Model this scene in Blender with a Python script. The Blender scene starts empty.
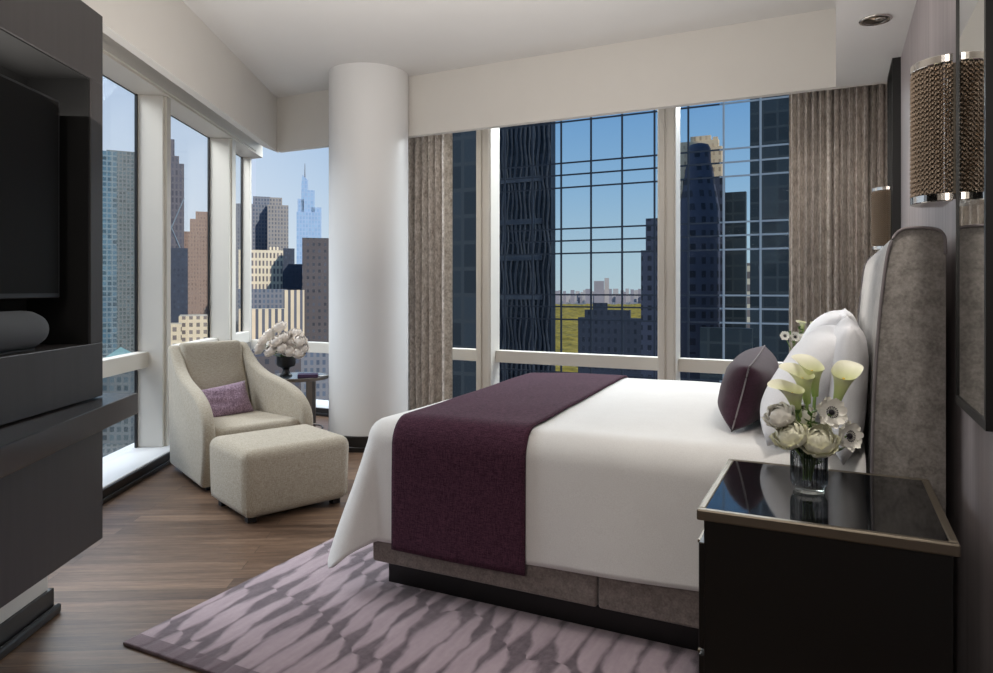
import bpy, bmesh, math, random
from mathutils import Vector, Matrix, noise
random.seed(7)
R = math.radians
C = bpy.context.scene.collection

# ------------------------------------------------------------------ frame of reference
FOC, CX, HY, EYE = 690.0, 496.5, 289.0, 1.3
YAW = math.atan(339.5 / FOC)
LA = R(29)                                   # the window wall on the left runs 29 degrees off the headboard wall
LN = (math.cos(LA), math.sin(LA)); LT = (-math.sin(LA), math.cos(LA))
CEIL = 3.107
def st(s, t): return (s*LN[0]+t*LT[0], s*LN[1]+t*LT[1])
def ray(px, d):                              # a bearing from the tripod, at distance d
    u = (px-CX)/FOC*d
    return (u*math.cos(YAW)-d*math.sin(YAW), u*math.sin(YAW)+d*math.cos(YAW))

# ------------------------------------------------------------------ materials
def lin(c):
    c = c/255.0
    return c/12.92 if c <= 0.04045 else ((c+0.055)/1.055)**2.4
def col(r, g, b): return (lin(r), lin(g), lin(b), 1)
class NT:
    def __init__(s, name):
        s.m = bpy.data.materials.new(name); s.m.use_nodes = True
        s.t = s.m.node_tree; s.n = s.t.nodes; s.l = s.t.links
        s.p = s.n['Principled BSDF']
    def new(s, kind, **kw):
        n = s.n.new(kind)
        for k, v in kw.items(): setattr(n, k, v)
        return n
    def link(s, a, b): s.l.new(a, b)
    def math(s, op, a, b=None, c=None, clamp=False):
        n = s.n.new('ShaderNodeMath'); n.operation = op; n.use_clamp = clamp
        for i, v in enumerate((a, b, c)):
            if v is None: continue
            if isinstance(v, (int, float)): n.inputs[i].default_value = v
            else: s.link(v, n.inputs[i])
        return n.outputs[0]
    def mix(s, f, a, b):
        n = s.n.new('ShaderNodeMix'); n.data_type = 'RGBA'
        for i, v in ((0, f), (6, a), (7, b)):
            if isinstance(v, (int, float, tuple)): n.inputs[i].default_value = v
            else: s.link(v, n.inputs[i])
        return n.outputs[2]
    def ramp(s, f, stops):
        n = s.n.new('ShaderNodeValToRGB'); r = n.color_ramp
        while len(r.elements) < len(stops): r.elements.new(0.5)
        for e, (p, c) in zip(r.elements, stops): e.position = p; e.color = c
        s.link(f, n.inputs[0]); return n.outputs[0]
    def coords(s, which='Object', scale=(1, 1, 1), rot=(0, 0, 0)):
        tc = s.n.new('ShaderNodeTexCoord'); mp = s.n.new('ShaderNodeMapping')
        mp.inputs['Scale'].default_value = scale; mp.inputs['Rotation'].default_value = rot
        s.link(tc.outputs[which], mp.inputs[0]); return mp.outputs[0]
    def noise(s, vec, scale, detail=4, rough=0.5):
        n = s.n.new('ShaderNodeTexNoise'); n.inputs['Scale'].default_value = scale
        n.inputs['Detail'].default_value = detail; n.inputs['Roughness'].default_value = rough
        s.link(vec, n.inputs['Vector']); return n.outputs[0]
    def bump(s, h, strength, dist=0.01):
        b = s.n.new('ShaderNodeBump'); b.inputs['Strength'].default_value = strength
        b.inputs['Distance'].default_value = dist
        s.link(h, b.inputs['Height']); s.link(b.outputs[0], s.p.inputs['Normal'])
    def set(s, **kw):
        for k, v in kw.items(): s.p.inputs[k.replace('_', ' ')].default_value = v
        return s
def plain(name, c, rough=0.5, metal=0.0, spec=0.5, var=0.06, nscale=6, bump=0.0, bscale=80, sheen=0, coat=0):
    t = NT(name); v = t.coords('Object')
    dark = tuple(x*(1-var) for x in c[:3])+(1,); lite = tuple(min(1, x*(1+var)) for x in c[:3])+(1,)
    t.link(t.mix(t.noise(v, nscale), dark, lite), t.p.inputs['Base Color'])
    t.set(Roughness=rough, Metallic=metal); t.p.inputs['Specular IOR Level'].default_value = spec
    if sheen: t.p.inputs['Sheen Weight'].default_value = sheen
    if coat: t.p.inputs['Coat Weight'].default_value = coat
    if bump: t.bump(t.noise(v, bscale, 3), bump, 0.004)
    return t.m
def fabric(name, c1, c2, scale=260, rough=0.9, sheen=0.3, bump=0.25, blotch=14, blotch_amt=0.5):
    t = NT(name); v = t.coords('Object')
    w = t.math('ADD', t.math('MULTIPLY', t.noise(v, scale, 2), 1-blotch_amt), t.math('MULTIPLY', t.noise(v, blotch, 5, .65), blotch_amt))
    t.link(t.ramp(w, [(.36, c1), (.64, c2)]), t.p.inputs['Base Color'])
    t.set(Roughness=rough); t.p.inputs['Sheen Weight'].default_value = sheen
    t.p.inputs['Specular IOR Level'].default_value = 0.2
    t.bump(t.noise(v, scale, 2), bump, 0.002)
    return t.m
def weave(name, c1, c2, scale=420, rough=0.9, sheen=.15):
    t = NT(name); v1 = t.coords('Object', (1, .12, 1)); v2 = t.coords('Object', (.12, 1, 1)); v3 = t.coords('Object', (1, 1, .12))
    w = t.math('ADD', t.math('ADD', t.noise(v1, scale, 2), t.noise(v2, scale, 2)), t.noise(v3, scale, 2))
    w = t.math('MULTIPLY', w, 1/3)
    t.link(t.ramp(w, [(.40, c1), (.60, c2)]), t.p.inputs['Base Color'])
    t.set(Roughness=rough); t.p.inputs['Sheen Weight'].default_value = sheen
    t.p.inputs['Specular IOR Level'].default_value = .12
    t.bump(w, .3, .003); return t.m
def sheet_glass(name, tint=(1, 1, 1, 1), refl=0.05):
    t = NT(name); t.n.remove(t.p)
    tr = t.new('ShaderNodeBsdfTransparent'); tr.inputs[0].default_value = tint
    gl = t.new('ShaderNodeBsdfGlossy'); gl.inputs['Roughness'].default_value = 0.01
    lw = t.new('ShaderNodeLayerWeight'); lw.inputs['Blend'].default_value = 0.15
    f = t.math('MULTIPLY', lw.outputs['Fresnel'], refl, clamp=True)
    mx = t.new('ShaderNodeMixShader'); t.link(f, mx.inputs[0]); t.link(tr.outputs[0], mx.inputs[1]); t.link(gl.outputs[0], mx.inputs[2])
    t.link(mx.outputs[0], t.n['Material Output'].inputs[0]); return t.m

M = {}
M['wall_white'] = plain('painted_plaster', col(206, 202, 196), .75, var=.02)
M['ceiling'] = plain('ceiling_paint', col(208, 206, 204), .8, var=.015)
M['frame'] = plain('window_frame_paint', col(214, 208, 198), .4, var=.02)
M['sill'] = plain('sill_stone', col(226, 226, 226), .3, var=.03)
M['column'] = plain('column_lacquer', col(222, 221, 220), .42, var=.01)
M['base_black'] = plain('black_stained_skirting', col(26, 24, 24), .35, var=.1)
M['black'] = plain('black_lacquer', col(7, 6, 6), .4, var=.1)
M['niche_black'] = plain('matt_black', col(6, 6, 6), .7, var=.1)
M['glass'] = sheet_glass('window_glass', (.97, .985, .98, 1), .12)
M['facade_glass'] = sheet_glass('facade_glass', (.93, .96, .97, 1), .05)
M['chrome'] = plain('polished_nickel', col(215, 210, 204), .12, 1.0, var=.02)
M['dark_chrome'] = plain('bronze_metal', col(150, 134, 118), .3, 1.0, var=.05)
M['champagne'] = plain('champagne_metal', col(122, 113, 100), .4, .8, var=.05)
M['mirror'] = plain('mirror_silver', col(225, 228, 226), .02, 1.0, var=.0)
M['tv'] = plain('tv_screen', col(22, 21, 20), .5, var=.02, spec=.08)
M['tvbezel'] = plain('tv_bezel', col(40, 40, 42), .4, .3)
M['speaker'] = plain('speaker_cloth', col(84, 87, 90), .9, var=.1, bump=.2, bscale=600)
M['black_glass'] = plain('black_glass', col(14, 15, 17), .06, var=.0, spec=.8)
M['linen'] = weave('beige_linen', col(150, 139, 122), col(190, 181, 165))
M['duvet'] = fabric('white_cotton', col(226, 224, 222), col(236, 235, 233), 300, .85, .1, .04, 6, .3)
M['pillow'] = fabric('white_pillow_cotton', col(228, 228, 232), col(238, 238, 241), 300, .85, .1, .04, 6, .3)
M['plum'] = weave('plum_wool', col(50, 28, 41), col(88, 55, 71), 330, sheen=.02)
M['velvet'] = fabric('plum_velvet', col(46, 25, 36), col(64, 38, 52), 200, .8, .15, .1)
M['piping'] = plain('grey_piping', col(126, 119, 121), .7)
M['lilac'] = fabric('lilac_tweed', col(92, 68, 86), col(176, 150, 168), 150, .9, .3, .3, 60, .5)
M['suede'] = fabric('taupe_velvet', col(112, 107, 103), col(158, 152, 147), 120, .5, .4, .15, 22, .6)
M['bedbase'] = fabric('taupe_bed_velvet', col(106, 97, 93), col(142, 132, 127), 150, .7, .3, .15, 26, .55)
def calla_mat():
    t = NT('calla_spathe'); v = t.coords('Generated'); sep = t.new('ShaderNodeSeparateXYZ'); t.link(v, sep.inputs[0])
    t.link(t.ramp(sep.outputs[2], [(.0, col(140, 166, 84)), (.45, col(206, 214, 150)), (.9, col(242, 241, 218))]), t.p.inputs['Base Color']); t.set(Roughness=.5); return t.m
M['calla'] = calla_mat()
M['leaf'] = plain('leaf_green', col(78, 112, 48), .5, var=.25, nscale=40)
M['stem'] = plain('stem_green', col(120, 146, 74), .5, var=.15)
M['white_petal'] = plain('white_petal', col(246, 243, 234), .6, var=.04, nscale=60)
M['cream_petal'] = plain('cream_petal', col(242, 240, 216), .6, var=.06, nscale=40)
M['peony'] = plain('peony_petal', col(240, 230, 220), .7, var=.08, nscale=60)
M['anther'] = plain('dark_anther', col(22, 14, 26), .7)
M['yellow'] = plain('yellow_spadix', col(212, 182, 60), .6)
def fluted():
    t = NT('fluted_smoked_glass'); t.n.remove(t.p)
    lw = t.new('ShaderNodeLayerWeight'); lw.inputs['Blend'].default_value = .42
    tr = t.new('ShaderNodeBsdfTransparent'); t.link(t.ramp(lw.outputs['Facing'], [(.1, (.86, .88, .9, 1)), (.75, (.22, .23, .25, 1))]), tr.inputs[0])
    gl = t.new('ShaderNodeBsdfGlossy'); gl.inputs['Roughness'].default_value = .05
    mx = t.new('ShaderNodeMixShader'); t.link(t.math('MULTIPLY', lw.outputs['Fresnel'], .45, clamp=True), mx.inputs[0]); t.link(tr.outputs[0], mx.inputs[1]); t.link(gl.outputs[0], mx.inputs[2])
    t.link(mx.outputs[0], t.n['Material Output'].inputs[0]); return t.m
M['vase_glass'] = fluted()
M['water_glass'] = sheet_glass('clear_glass', (.9, .92, .92, 1), .6)
M['steel'] = plain('brushed_steel', col(112, 104, 98), .35, .7)
M['table_glass'] = plain('smoked_table_glass', col(70, 78, 84), .08, spec=.8)
M['purple_book'] = plain('purple_book_cloth', col(62, 38, 72), .6)
M['paper'] = plain('paper', col(220, 218, 214), .7)
M['lamp_glow'] = plain('lamp_reflector', col(200, 196, 190), .2, .9)

def wood_floor():
    t = NT('oak_floor')
    v = t.coords('Object', (1, 1, 1), (0, 0, -LA))          # boards run square to the window wall
    sep = t.new('ShaderNodeSeparateXYZ'); t.link(v, sep.inputs[0])
    br = t.new('ShaderNodeTexBrick'); br.inputs['Scale'].default_value = 1
    br.inputs['Brick Width'].default_value = 1.3; br.inputs['Row Height'].default_value = .1
    br.inputs['Mortar Size'].default_value = .0012; br.inputs['Mortar Smooth'].default_value = .3
    br.inputs['Color1'].default_value = (0, 0, 0, 1); br.inputs['Color2'].default_value = (1, 1, 1, 1); br.inputs['Mortar'].default_value = (.5, .5, .5, 1)
    br.offset = .37; t.link(v, br.inputs['Vector'])
    mp = t.new('ShaderNodeMapping'); mp.inputs['Scale'].default_value = (1.1, 14, 1); t.link(v, mp.inputs[0])
    off = t.new('ShaderNodeVectorMath', operation='ADD'); t.link(mp.outputs[0], off.inputs[0])
    cmb = t.new('ShaderNodeCombineXYZ'); t.link(t.math('MULTIPLY', br.outputs['Color'], 17), cmb.inputs[2]); t.link(cmb.outputs[0], off.inputs[1])
    n1 = t.noise(off.outputs[0], 2.2, 8, .62); n2 = t.noise(off.outputs[0], 14, 5, .7)
    g = t.math('ADD', t.math('ADD', t.math('MULTIPLY', n1, .48), t.math('MULTIPLY', n2, .36)), t.math('MULTIPLY', br.outputs['Color'], .16))
    c = t.ramp(g, [(.34, col(66, 49, 38)), (.5, col(102, 80, 64)), (.66, col(134, 109, 89))])
    c = t.mix(br.outputs['Fac'], c, col(30, 23, 20))
    t.link(c, t.p.inputs['Base Color']); t.set(Roughness=.38); t.p.inputs['Specular IOR Level'].default_value = .4
    t.bump(t.math('SUBTRACT', g, t.math('MULTIPLY', br.outputs['Fac'], .6)), .15, .003); return t.m
M['floor'] = wood_floor()
def dark_wood():
    t = NT('dark_stained_wood'); v = t.coords('Object', (1, 1, .05))
    n = t.noise(v, 40, 5)
    t.link(t.ramp(n, [(.3, col(46, 42, 42)), (.7, col(52, 48, 48))]), t.p.inputs['Base Color'])
    t.set(Roughness=.42); return t.m
M['cabinet'] = dark_wood()
M['shelf'] = plain('dark_polished_wood', col(48, 44, 44), .18, var=.04)
def wall_veneer():
    t = NT('silver_grey_veneer'); v = t.coords('Object', (1, 1, .04))
    n = t.math('ADD', t.math('MULTIPLY', t.noise(v, 30, 6), .6), t.math('MULTIPLY', t.noise(v, 6, 3), .4))
    t.link(t.ramp(n, [(.3, col(140, 131, 133)), (.7, col(176, 167, 168))]), t.p.inputs['Base Color'])
    t.set(Roughness=.5); return t.m
M['veneer'] = wall_veneer()
def curtain_mat():
    t = NT('silver_brown_damask'); v = t.coords('Object', (1, 1, .6))
    n = t.math('ADD', t.math('MULTIPLY', t.noise(v, 24, 6, .7), .6), t.math('MULTIPLY', t.noise(v, 70, 3), .4))
    t.link(t.ramp(n, [(.36, col(150, 138, 128)), (.5, col(204, 194, 184)), (.66, col(240, 233, 226))]), t.p.inputs['Base Color'])
    t.set(Roughness=.5); t.p.inputs['Sheen Weight'].default_value = .3; return t.m
M['curtain'] = curtain_mat(); M['curtain_edge'] = fabric('curtain_border', col(150, 140, 128), col(212, 204, 192), 60, .6, .2, .1, 18, .6)
def rug_mat():
    t = NT('lilac_striped_rug'); v = t.coords('Object')
    sep = t.new('ShaderNodeSeparateXYZ'); t.link(v, sep.inputs[0]); x, y = sep.outputs[0], sep.outputs[1]
    wob = t.noise(v, 2.6, 3)
    st_ = t.noise(t.coords('Object', (16, 2.2, 1)), 1.6, 4, .65)
    row = t.math('ADD', t.math('MULTIPLY', y, 1/.46), t.math('ADD', t.math('MULTIPLY', x, .8), t.math('MULTIPLY', wob, 1.3)))
    rf = t.math('FRACT', row); ri = t.math('FLOOR', row)
    a = t.math('ADD', t.math('MULTIPLY', x, 1/.105), t.math('ADD', t.math('MULTIPLY', ri, .5), t.math('ADD', t.math('MULTIPLY', wob, .9), t.math('MULTIPLY', rf, .3))))
    tri = t.math('ABSOLUTE', t.math('SUBTRACT', t.math('FRACT', a), .5))
    lens = t.math('POWER', t.math('ABSOLUTE', t.math('SUBTRACT', t.math('MULTIPLY', rf, 2), 1)), 1.4)
    w = t.math('ADD', t.math('MULTIPLY', lens, .36), t.math('ADD', t.math('MULTIPLY', st_, .20), .02))
    m = t.math('MULTIPLY', t.math('SUBTRACT', w, tri), 5.5, clamp=True)
    pile = t.noise(v, 30, 5, .7)
    m = t.math('MULTIPLY', m, t.math('ADD', .22, t.math('ADD', t.math('MULTIPLY', pile, .9), t.math('MULTIPLY', st_, .5))), clamp=True)
    c = t.mix(m, t.mix(st_, col(196, 177, 184), col(138, 117, 127)), col(60, 42, 52))
    c = t.mix(t.math('MULTIPLY', t.noise(v, 60, 4), .35), c, col(120, 98, 110))
    bord = t.math('LESS_THAN', y, .07)
    c = t.mix(t.math('MULTIPLY', bord, .8), c, col(92, 72, 82))
    t.link(c, t.p.inputs['Base Color']); t.set(Roughness=.85); t.p.inputs['Sheen Weight'].default_value = .5
    t.p.inputs['Specular IOR Level'].default_value = .15
    h = t.math('ADD', t.math('MULTIPLY', m, -.6), t.math('MULTIPLY', t.noise(v, 300, 2), .3))
    t.bump(h, .5, .008); return t.m
M['rug'] = rug_mat()
def facade(name, wall, glass, px, pz, fx=.55, fz=.6, rough=.6, var=.25):
    """A building front: a grid of windows of pitch px by pz (metres)."""
    t = NT(name); v = t.coords('Object'); sep = t.new('ShaderNodeSeparateXYZ'); t.link(v, sep.inputs[0])
    geo = t.new('ShaderNodeTexCoord'); ns = t.new('ShaderNodeSeparateXYZ'); t.link(geo.outputs['Normal'], ns.inputs[0])
    h = t.math('ADD', sep.outputs[0], t.math('MULTIPLY', sep.outputs[1], 1.0))
    hx = t.math('DIVIDE', h, px); hz = t.math('DIVIDE', sep.outputs[2], pz)
    inx = t.math('LESS_THAN', t.math('FRACT', hx), fx); inz = t.math('LESS_THAN', t.math('FRACT', hz), fz)
    m = t.math('MULTIPLY', inx, inz)
    m = t.math('MULTIPLY', m, t.math('LESS_THAN', t.math('ABSOLUTE', ns.outputs[2]), .5))
    cb = t.new('ShaderNodeCombineXYZ'); t.link(t.math('FLOOR', hx), cb.inputs[0]); t.link(t.math('FLOOR', hz), cb.inputs[1])
    wn = t.new('ShaderNodeTexWhiteNoise'); t.link(cb.outputs[0], wn.inputs['Vector'])
    g2 = tuple(min(1, x*2.2+.01) for x in glass[:3])+(1,)
    gc = t.mix(t.math('MULTIPLY', wn.outputs['Value'], var*2), glass, g2)
    wc = t.mix(t.noise(v, .12, 4), tuple(x*.85 for x in wall[:3])+(1,), tuple(min(1, x*1.15) for x in wall[:3])+(1,))
    t.link(t.mix(m, wc, gc), t.p.inputs['Base Color'])
    t.set(Roughness=rough); t.p.inputs['Specular IOR Level'].default_value = .3; return t.m

# ------------------------------------------------------------------ mesh helpers
def BM(): return bmesh.new()
def merge(bm, tmp, mx=None):
    if mx is not None: bmesh.ops.transform(tmp, matrix=mx, verts=tmp.verts[:])
    me = bpy.data.meshes.new('tmp'); tmp.to_mesh(me); tmp.free(); bm.from_mesh(me); bpy.data.meshes.remove(me)
def box(bm, x0, x1, y0, y1, z0, z1, bev=0, seg=2, mx=None):
    t = bmesh.new(); bmesh.ops.create_cube(t, size=1)
    for v in t.verts: v.co = Vector(((x0+x1)/2+v.co.x*(x1-x0), (y0+y1)/2+v.co.y*(y1-y0), (z0+z1)/2+v.co.z*(z1-z0)))
    if bev: bmesh.ops.bevel(t, geom=t.edges[:], offset=bev, segments=seg, profile=.5, affect='EDGES')
    merge(bm, t, mx); return bm
STM = Matrix(((LN[0], LT[0], 0, 0), (LN[1], LT[1], 0, 0), (0, 0, 1, 0), (0, 0, 0, 1)))
def sbox(bm, s0, s1, t0, t1, z0, z1, bev=0, seg=2): return box(bm, s0, s1, t0, t1, z0, z1, bev, seg, STM)
def prism(bm, pts, z0, z1, bev=0, seg=2, mx=None):
    t = bmesh.new(); lo = [t.verts.new((x, y, z0)) for x, y in pts]; hi = [t.verts.new((x, y, z1)) for x, y in pts]; n = len(pts)
    t.faces.new(lo[::-1]); t.faces.new(hi)
    for i in range(n): t.faces.new((lo[i], lo[(i+1) % n], hi[(i+1) % n], hi[i]))
    bmesh.ops.recalc_face_normals(t, faces=t.faces[:])
    if bev:
        caps = [e for e in t.edges if abs(e.verts[0].co.z-e.verts[1].co.z) < 1e-6]
        bmesh.ops.bevel(t, geom=caps, offset=bev, segments=seg, profile=.5, affect='EDGES')
    merge(bm, t, mx); return bm
XZ = Matrix(((1, 0, 0, 0), (0, 0, 1, 0), (0, 1, 0, 0), (0, 0, 0, 1)))      # prism of an (x,z) outline, extruded along y
def smooth_path(pts, n=6):
    out = []
    for i in range(len(pts)-1):
        p0 = Vector(pts[max(i-1, 0)]); p1 = Vector(pts[i]); p2 = Vector(pts[i+1]); p3 = Vector(pts[min(i+2, len(pts)-1)])
        for k in range(n):
            t = k/n
            out.append(.5*((2*p1)+(p2-p0)*t+(2*p0-5*p1+4*p2-p3)*t*t+(3*p1-p0-3*p2+p3)*t**3))
    out.append(Vector(pts[-1])); return out
def tube(bm, pts, r, sides=8, closed=False):
    pts = [Vector(p) for p in pts]; rings = []; n = len(pts)
    for i, p in enumerate(pts):
        a = pts[(i-1) % n] if (closed or i) else p; b = pts[(i+1) % n] if (closed or i < n-1) else p
        d = (b-a).normalized(); up = Vector((0, 0, 1)) if abs(d.z) < .9 else Vector((1, 0, 0))
        sx = d.cross(up).normalized(); sy = sx.cross(d)
        rr = r[i] if isinstance(r, (list, tuple)) else r
        rings.append([bm.verts.new(p+sx*rr*math.cos(2*math.pi*k/sides)+sy*rr*math.sin(2*math.pi*k/sides)) for k in range(sides)])
    for i in range(n if closed else n-1):
        a, b = rings[i], rings[(i+1) % n]
        for k in range(sides): bm.faces.new((a[k], a[(k+1) % sides], b[(k+1) % sides], b[k]))
    if not closed: bm.faces.new(rings[0][::-1]); bm.faces.new(rings[-1])
    return bm
def lathe(bm, prof, seg=32, c=(0, 0, 0), flute=0, nfl=0, cap=True):
    rings = []
    for r, z in prof:
        ring = []
        for k in range(seg):
            a = 2*math.pi*k/seg; rr = r*(1+flute*math.cos(nfl*a)) if flute else r
            ring.append(bm.verts.new((c[0]+rr*math.cos(a), c[1]+rr*math.sin(a), c[2]+z)))
        rings.append(ring)
    for a, b in zip(rings, rings[1:]):
        for k in range(seg): bm.faces.new((a[k], a[(k+1) % seg], b[(k+1) % seg], b[k]))
    if cap: bm.faces.new(rings[0][::-1]); bm.faces.new(rings[-1])
    return bm
def grid(bm, nu, nv, f):
    vs = [[bm.verts.new(f(i/nu, j/nv)) for j in range(nv+1)] for i in range(nu+1)]
    for i in range(nu):
        for j in range(nv): bm.faces.new((vs[i][j], vs[i+1][j], vs[i+1][j+1], vs[i][j+1]))
    return bm
def ball(bm, c, r, sc=(1, 1, 1), sub=2):
    t = bmesh.new(); bmesh.ops.create_icosphere(t, subdivisions=sub, radius=r)
    merge(bm, t, Matrix.Translation(c) @ Matrix.Diagonal((*sc, 1))); return bm

# ------------------------------------------------------------------ scene graph helpers
BASE = {}
def tag(o, label=None, cat=None, group=None, kind=None):
    if label: o['label'] = label
    if cat: o['category'] = cat
    if group: o['group'] = group
    if kind: o['kind'] = kind
    return o
def thing(name, label, cat, loc=(0, 0, 0), rz=0, group=None, kind=None):
    o = bpy.data.objects.new(name, None); o.empty_display_size = .1; C.objects.link(o)
    o.location = loc; o.rotation_euler = (0, 0, rz); BASE[o.name] = Vector(loc)
    return tag(o, label, cat, group, kind)
def part(name, bm, m, parent, local=False, smooth=False, label=None, recalc=True):
    """One mesh under its thing; vertices are given in the room's axes unless local."""
    me = bpy.data.meshes.new(name)
    if recalc: bmesh.ops.recalc_face_normals(bm, faces=bm.faces[:])
    if not local: bmesh.ops.translate(bm, verts=bm.verts[:], vec=-BASE[parent.name])
    bm.to_mesh(me); bm.free(); me.materials.append(m)
    if smooth: me.polygons.foreach_set('use_smooth', [True]*len(me.polygons))
    o = bpy.data.objects.new(name, me); C.objects.link(o); o.parent = parent; BASE[o.name] = BASE[parent.name]
    if label: o['label'] = label
    return o
def solo(name, bm, m, label=None, cat=None, group=None, kind=None, smooth=False, recalc=True):
    """A thing that is one mesh; its origin goes to the middle of its base."""
    if recalc: bmesh.ops.recalc_face_normals(bm, faces=bm.faces[:])
    xs = [v.co.x for v in bm.verts]; ys = [v.co.y for v in bm.verts]; zs = [v.co.z for v in bm.verts]
    b = Vector(((min(xs)+max(xs))/2, (min(ys)+max(ys))/2, min(zs)))
    bmesh.ops.translate(bm, verts=bm.verts[:], vec=-b)
    me = bpy.data.meshes.new(name); bm.to_mesh(me); bm.free(); me.materials.append(m)
    if smooth: me.polygons.foreach_set('use_smooth', [True]*len(me.polygons))
    o = bpy.data.objects.new(name, me); o.location = b; C.objects.link(o); BASE[o.name] = b
    return tag(o, label, cat, group, kind)
def struct(name, bm, m, smooth=False): return solo(name, bm, m, kind='structure', smooth=smooth)
def weighted(o, ang=40):
    me = o.data; me.polygons.foreach_set('use_smooth', [True]*len(me.polygons))
    me.set_sharp_from_angle(angle=R(ang)); return o
def dup(root, loc, rz, label, group=None):
    r = root.copy(); C.objects.link(r); r.location = loc; r.rotation_euler = (0, 0, rz); r['label'] = label
    if group: r['group'] = group
    for ch in list(root.children):
        c = ch.copy(); C.objects.link(c); c.parent = r
        for g in ch.children:
            d = g.copy(); C.objects.link(d); d.parent = c
    return r

# ================================================================== ROOM SHELL
XW = .325                                     # headboard wall
YG, SG = 5.85, -2.5                           # glass planes
YO, SO = 5.95, -2.6
def corner(s, y): return ((s-y*LN[1])/LN[0], y)
outer = [(XW+.15, YO), corner(SO, YO), st(SO, 0), (st(SO, 0)[0], -3.1), (XW+.15, -3.1)]
struct('floor', prism(BM(), outer, -.12, 0), M['floor'])
struct('ceiling', prism(BM(), outer, CEIL, CEIL+.12), M['ceiling'])
a0 = st(-1.65, 0)
struct('wall_left', prism(BM(), [(a0[0], -3.1), a0, st(-1.65, 2.83), st(SO, 2.83), st(SO, 0), (st(SO, 0)[0], -3.1)], 0, CEIL), M['wall_white'])
struct('wall_right', box(BM(), XW, XW+.15, -3.1, YO, 0, CEIL), M['veneer'])
struct('wall_front', box(BM(), a0[0], XW, -3.1, -3.0, 0, CEIL), M['wall_white'])
# dropped bulkheads
b = BM(); prism(b, [corner(-1.756, 4.94), corner(-1.756, 5.0), st(-1.82, 6.42), st(-1.82, 2.83), st(-1.756, 2.83)], 2.6, CEIL)
struct('trim_1', b, M['wall_white'])
b = BM(); box(b, corner(-1.756, 4.94)[0], XW, 4.94, 5.0, 2.6, CEIL); struct('trim_2', b, M['wall_white'])
b = BM(); box(b, 0.0, XW, -3.0, 4.94, 2.596, CEIL)
struct('trim_3', b, M['ceiling'])
# round column
b = BM(); cc = (-3.54, 4.754)
lathe(b, [(.33, .12), (.33, CEIL)], 96, (*cc, 0)); weighted(struct('wall_column', b, M['column']))
b = BM(); lathe(b, [(.336, 0), (.345, 0), (.345, .035), (.338, .04), (.338, .12), (.33, .125)], 96, (*cc, 0)); weighted(struct('baseboard_column', b, M['base_black']))
# sills and skirting under the windows
cs = corner(-2.2, 5.57)
b = BM(); prism(b, [st(-2.2, 2.83), corner(-2.2, 5.57), (XW, 5.57), (XW, YO), corner(SO, YO), st(SO, 2.83)], 0, .085, .006); struct('trim_4', b, M['sill'])
b = BM(); sbox(b, -2.2, -2.183, 2.83, 7.5, 0, .079, .003); sbox(b, -2.183, -2.165, 2.83, 7.5, 0, .03, .006); struct('baseboard_left', b, M['base_black'])
b = BM(); box(b, cs[0]+.02, XW, 5.553, 5.57, 0, .079, .003); box(b, cs[0]+.04, XW, 5.535, 5.553, 0, .03, .006); struct('baseboard_back', b, M['base_black'])
b = BM(); sbox(b, -1.65, -1.633, 0, 2.845, 0, .105, .003); sbox(b, -1.633, -1.61, 0, 2.86, 0, .04, .01); sbox(b, -1.66, -1.633, 2.83, 2.845, 0, .105, .003)
struct('baseboard_wall', b, M['base_black'])
# window heads
b = BM(); prism(b, [st(-2.51, 2.83), st(-2.27, 2.83), corner(-2.27, 5.66), corner(-2.27, 5.86), corner(-2.51, 5.86)], 2.79, CEIL); sbox(b, -2.27, -2.255, 2.83, 7.68, 2.81, 2.86); struct('trim_5', b, M['frame'])
b = BM(); box(b, corner(-2.3, 5.65)[0], XW, 5.62, 5.87, 2.95, CEIL); struct('trim_6', b, M['frame'])

# ------------------------------------------------------------------ windows
def win_left(n, t0, t1, m0, m1, transom=True, pt=None):
    """panes from t0 to t1 with the post that closes them at m0..m1"""
    w = thing('window_%d' % n, None, None, (*st(-2.5, (t0+t1)/2), .085), kind='structure')
    b = BM(); sbox(b, -2.5, -2.494, t0, t1, .085, .70); part('lower_pane', b, M['glass'], w)
    b = BM(); sbox(b, -2.5, -2.494, t0, t1, .82, 2.79); part('upper_pane', b, M['glass'], w)
    b = BM(); sbox(b, -2.502, -2.41, t0, t1, .70, .82, .006); part('transom', b, M['frame'], w)
    if m1 > m0:
        b = BM(); fs = -2.3 if n < 3 else -2.405; sbox(b, -2.502, fs, m0, m1, .085, 2.79, .006)
        if n < 3: sbox(b, -2.3, -2.285, m0+.035, m1-.035, .085, 2.79)
        part('post', b, M['frame'], w)
    b = BM(); sbox(b, -2.505, -2.488, t1-.02, t1, .085, 2.79); sbox(b, -2.505, -2.496, t0, t1, 2.784, 2.79); part('gasket', b, M['base_black'], w)
    return w
win_left(1, 2.83, 5.42, 5.42, 5.56)
win_left(2, 5.56, 6.93, 6.93, 7.11)
win_left(3, 7.11, 7.94, 7.94, 8.0)
ck = corner(-2.3, 5.65)
def win_back(n, x0, x1, m0, m1):
    w = thing('window_%d' % n, None, None, ((x0+x1)/2, YG, .085), kind='structure')
    b = BM(); box(b, x0, x1, YG-.006, YG, .085, .618); part('lower_pane', b, M['glass'], w)
    b = BM(); box(b, x0, x1, YG-.006, YG, .728, 2.95); part('upper_pane', b, M['glass'], w)
    b = BM(); box(b, x0, x1, 5.765, 5.856, .618, .728, .006); part('transom', b, M['frame'], w)
    if m1 > m0:
        b = BM(); box(b, m0, m1, 5.665, 5.856, .085, 2.95, .006); box(b, m0+.012, m0+.062, 5.65, 5.665, .085, 2.95, .003); box(b, m0+.08, m1-.012, 5.65, 5.665, .085, 2.95, .003)
        part('post', b, M['frame'], w)
    return w
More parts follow.
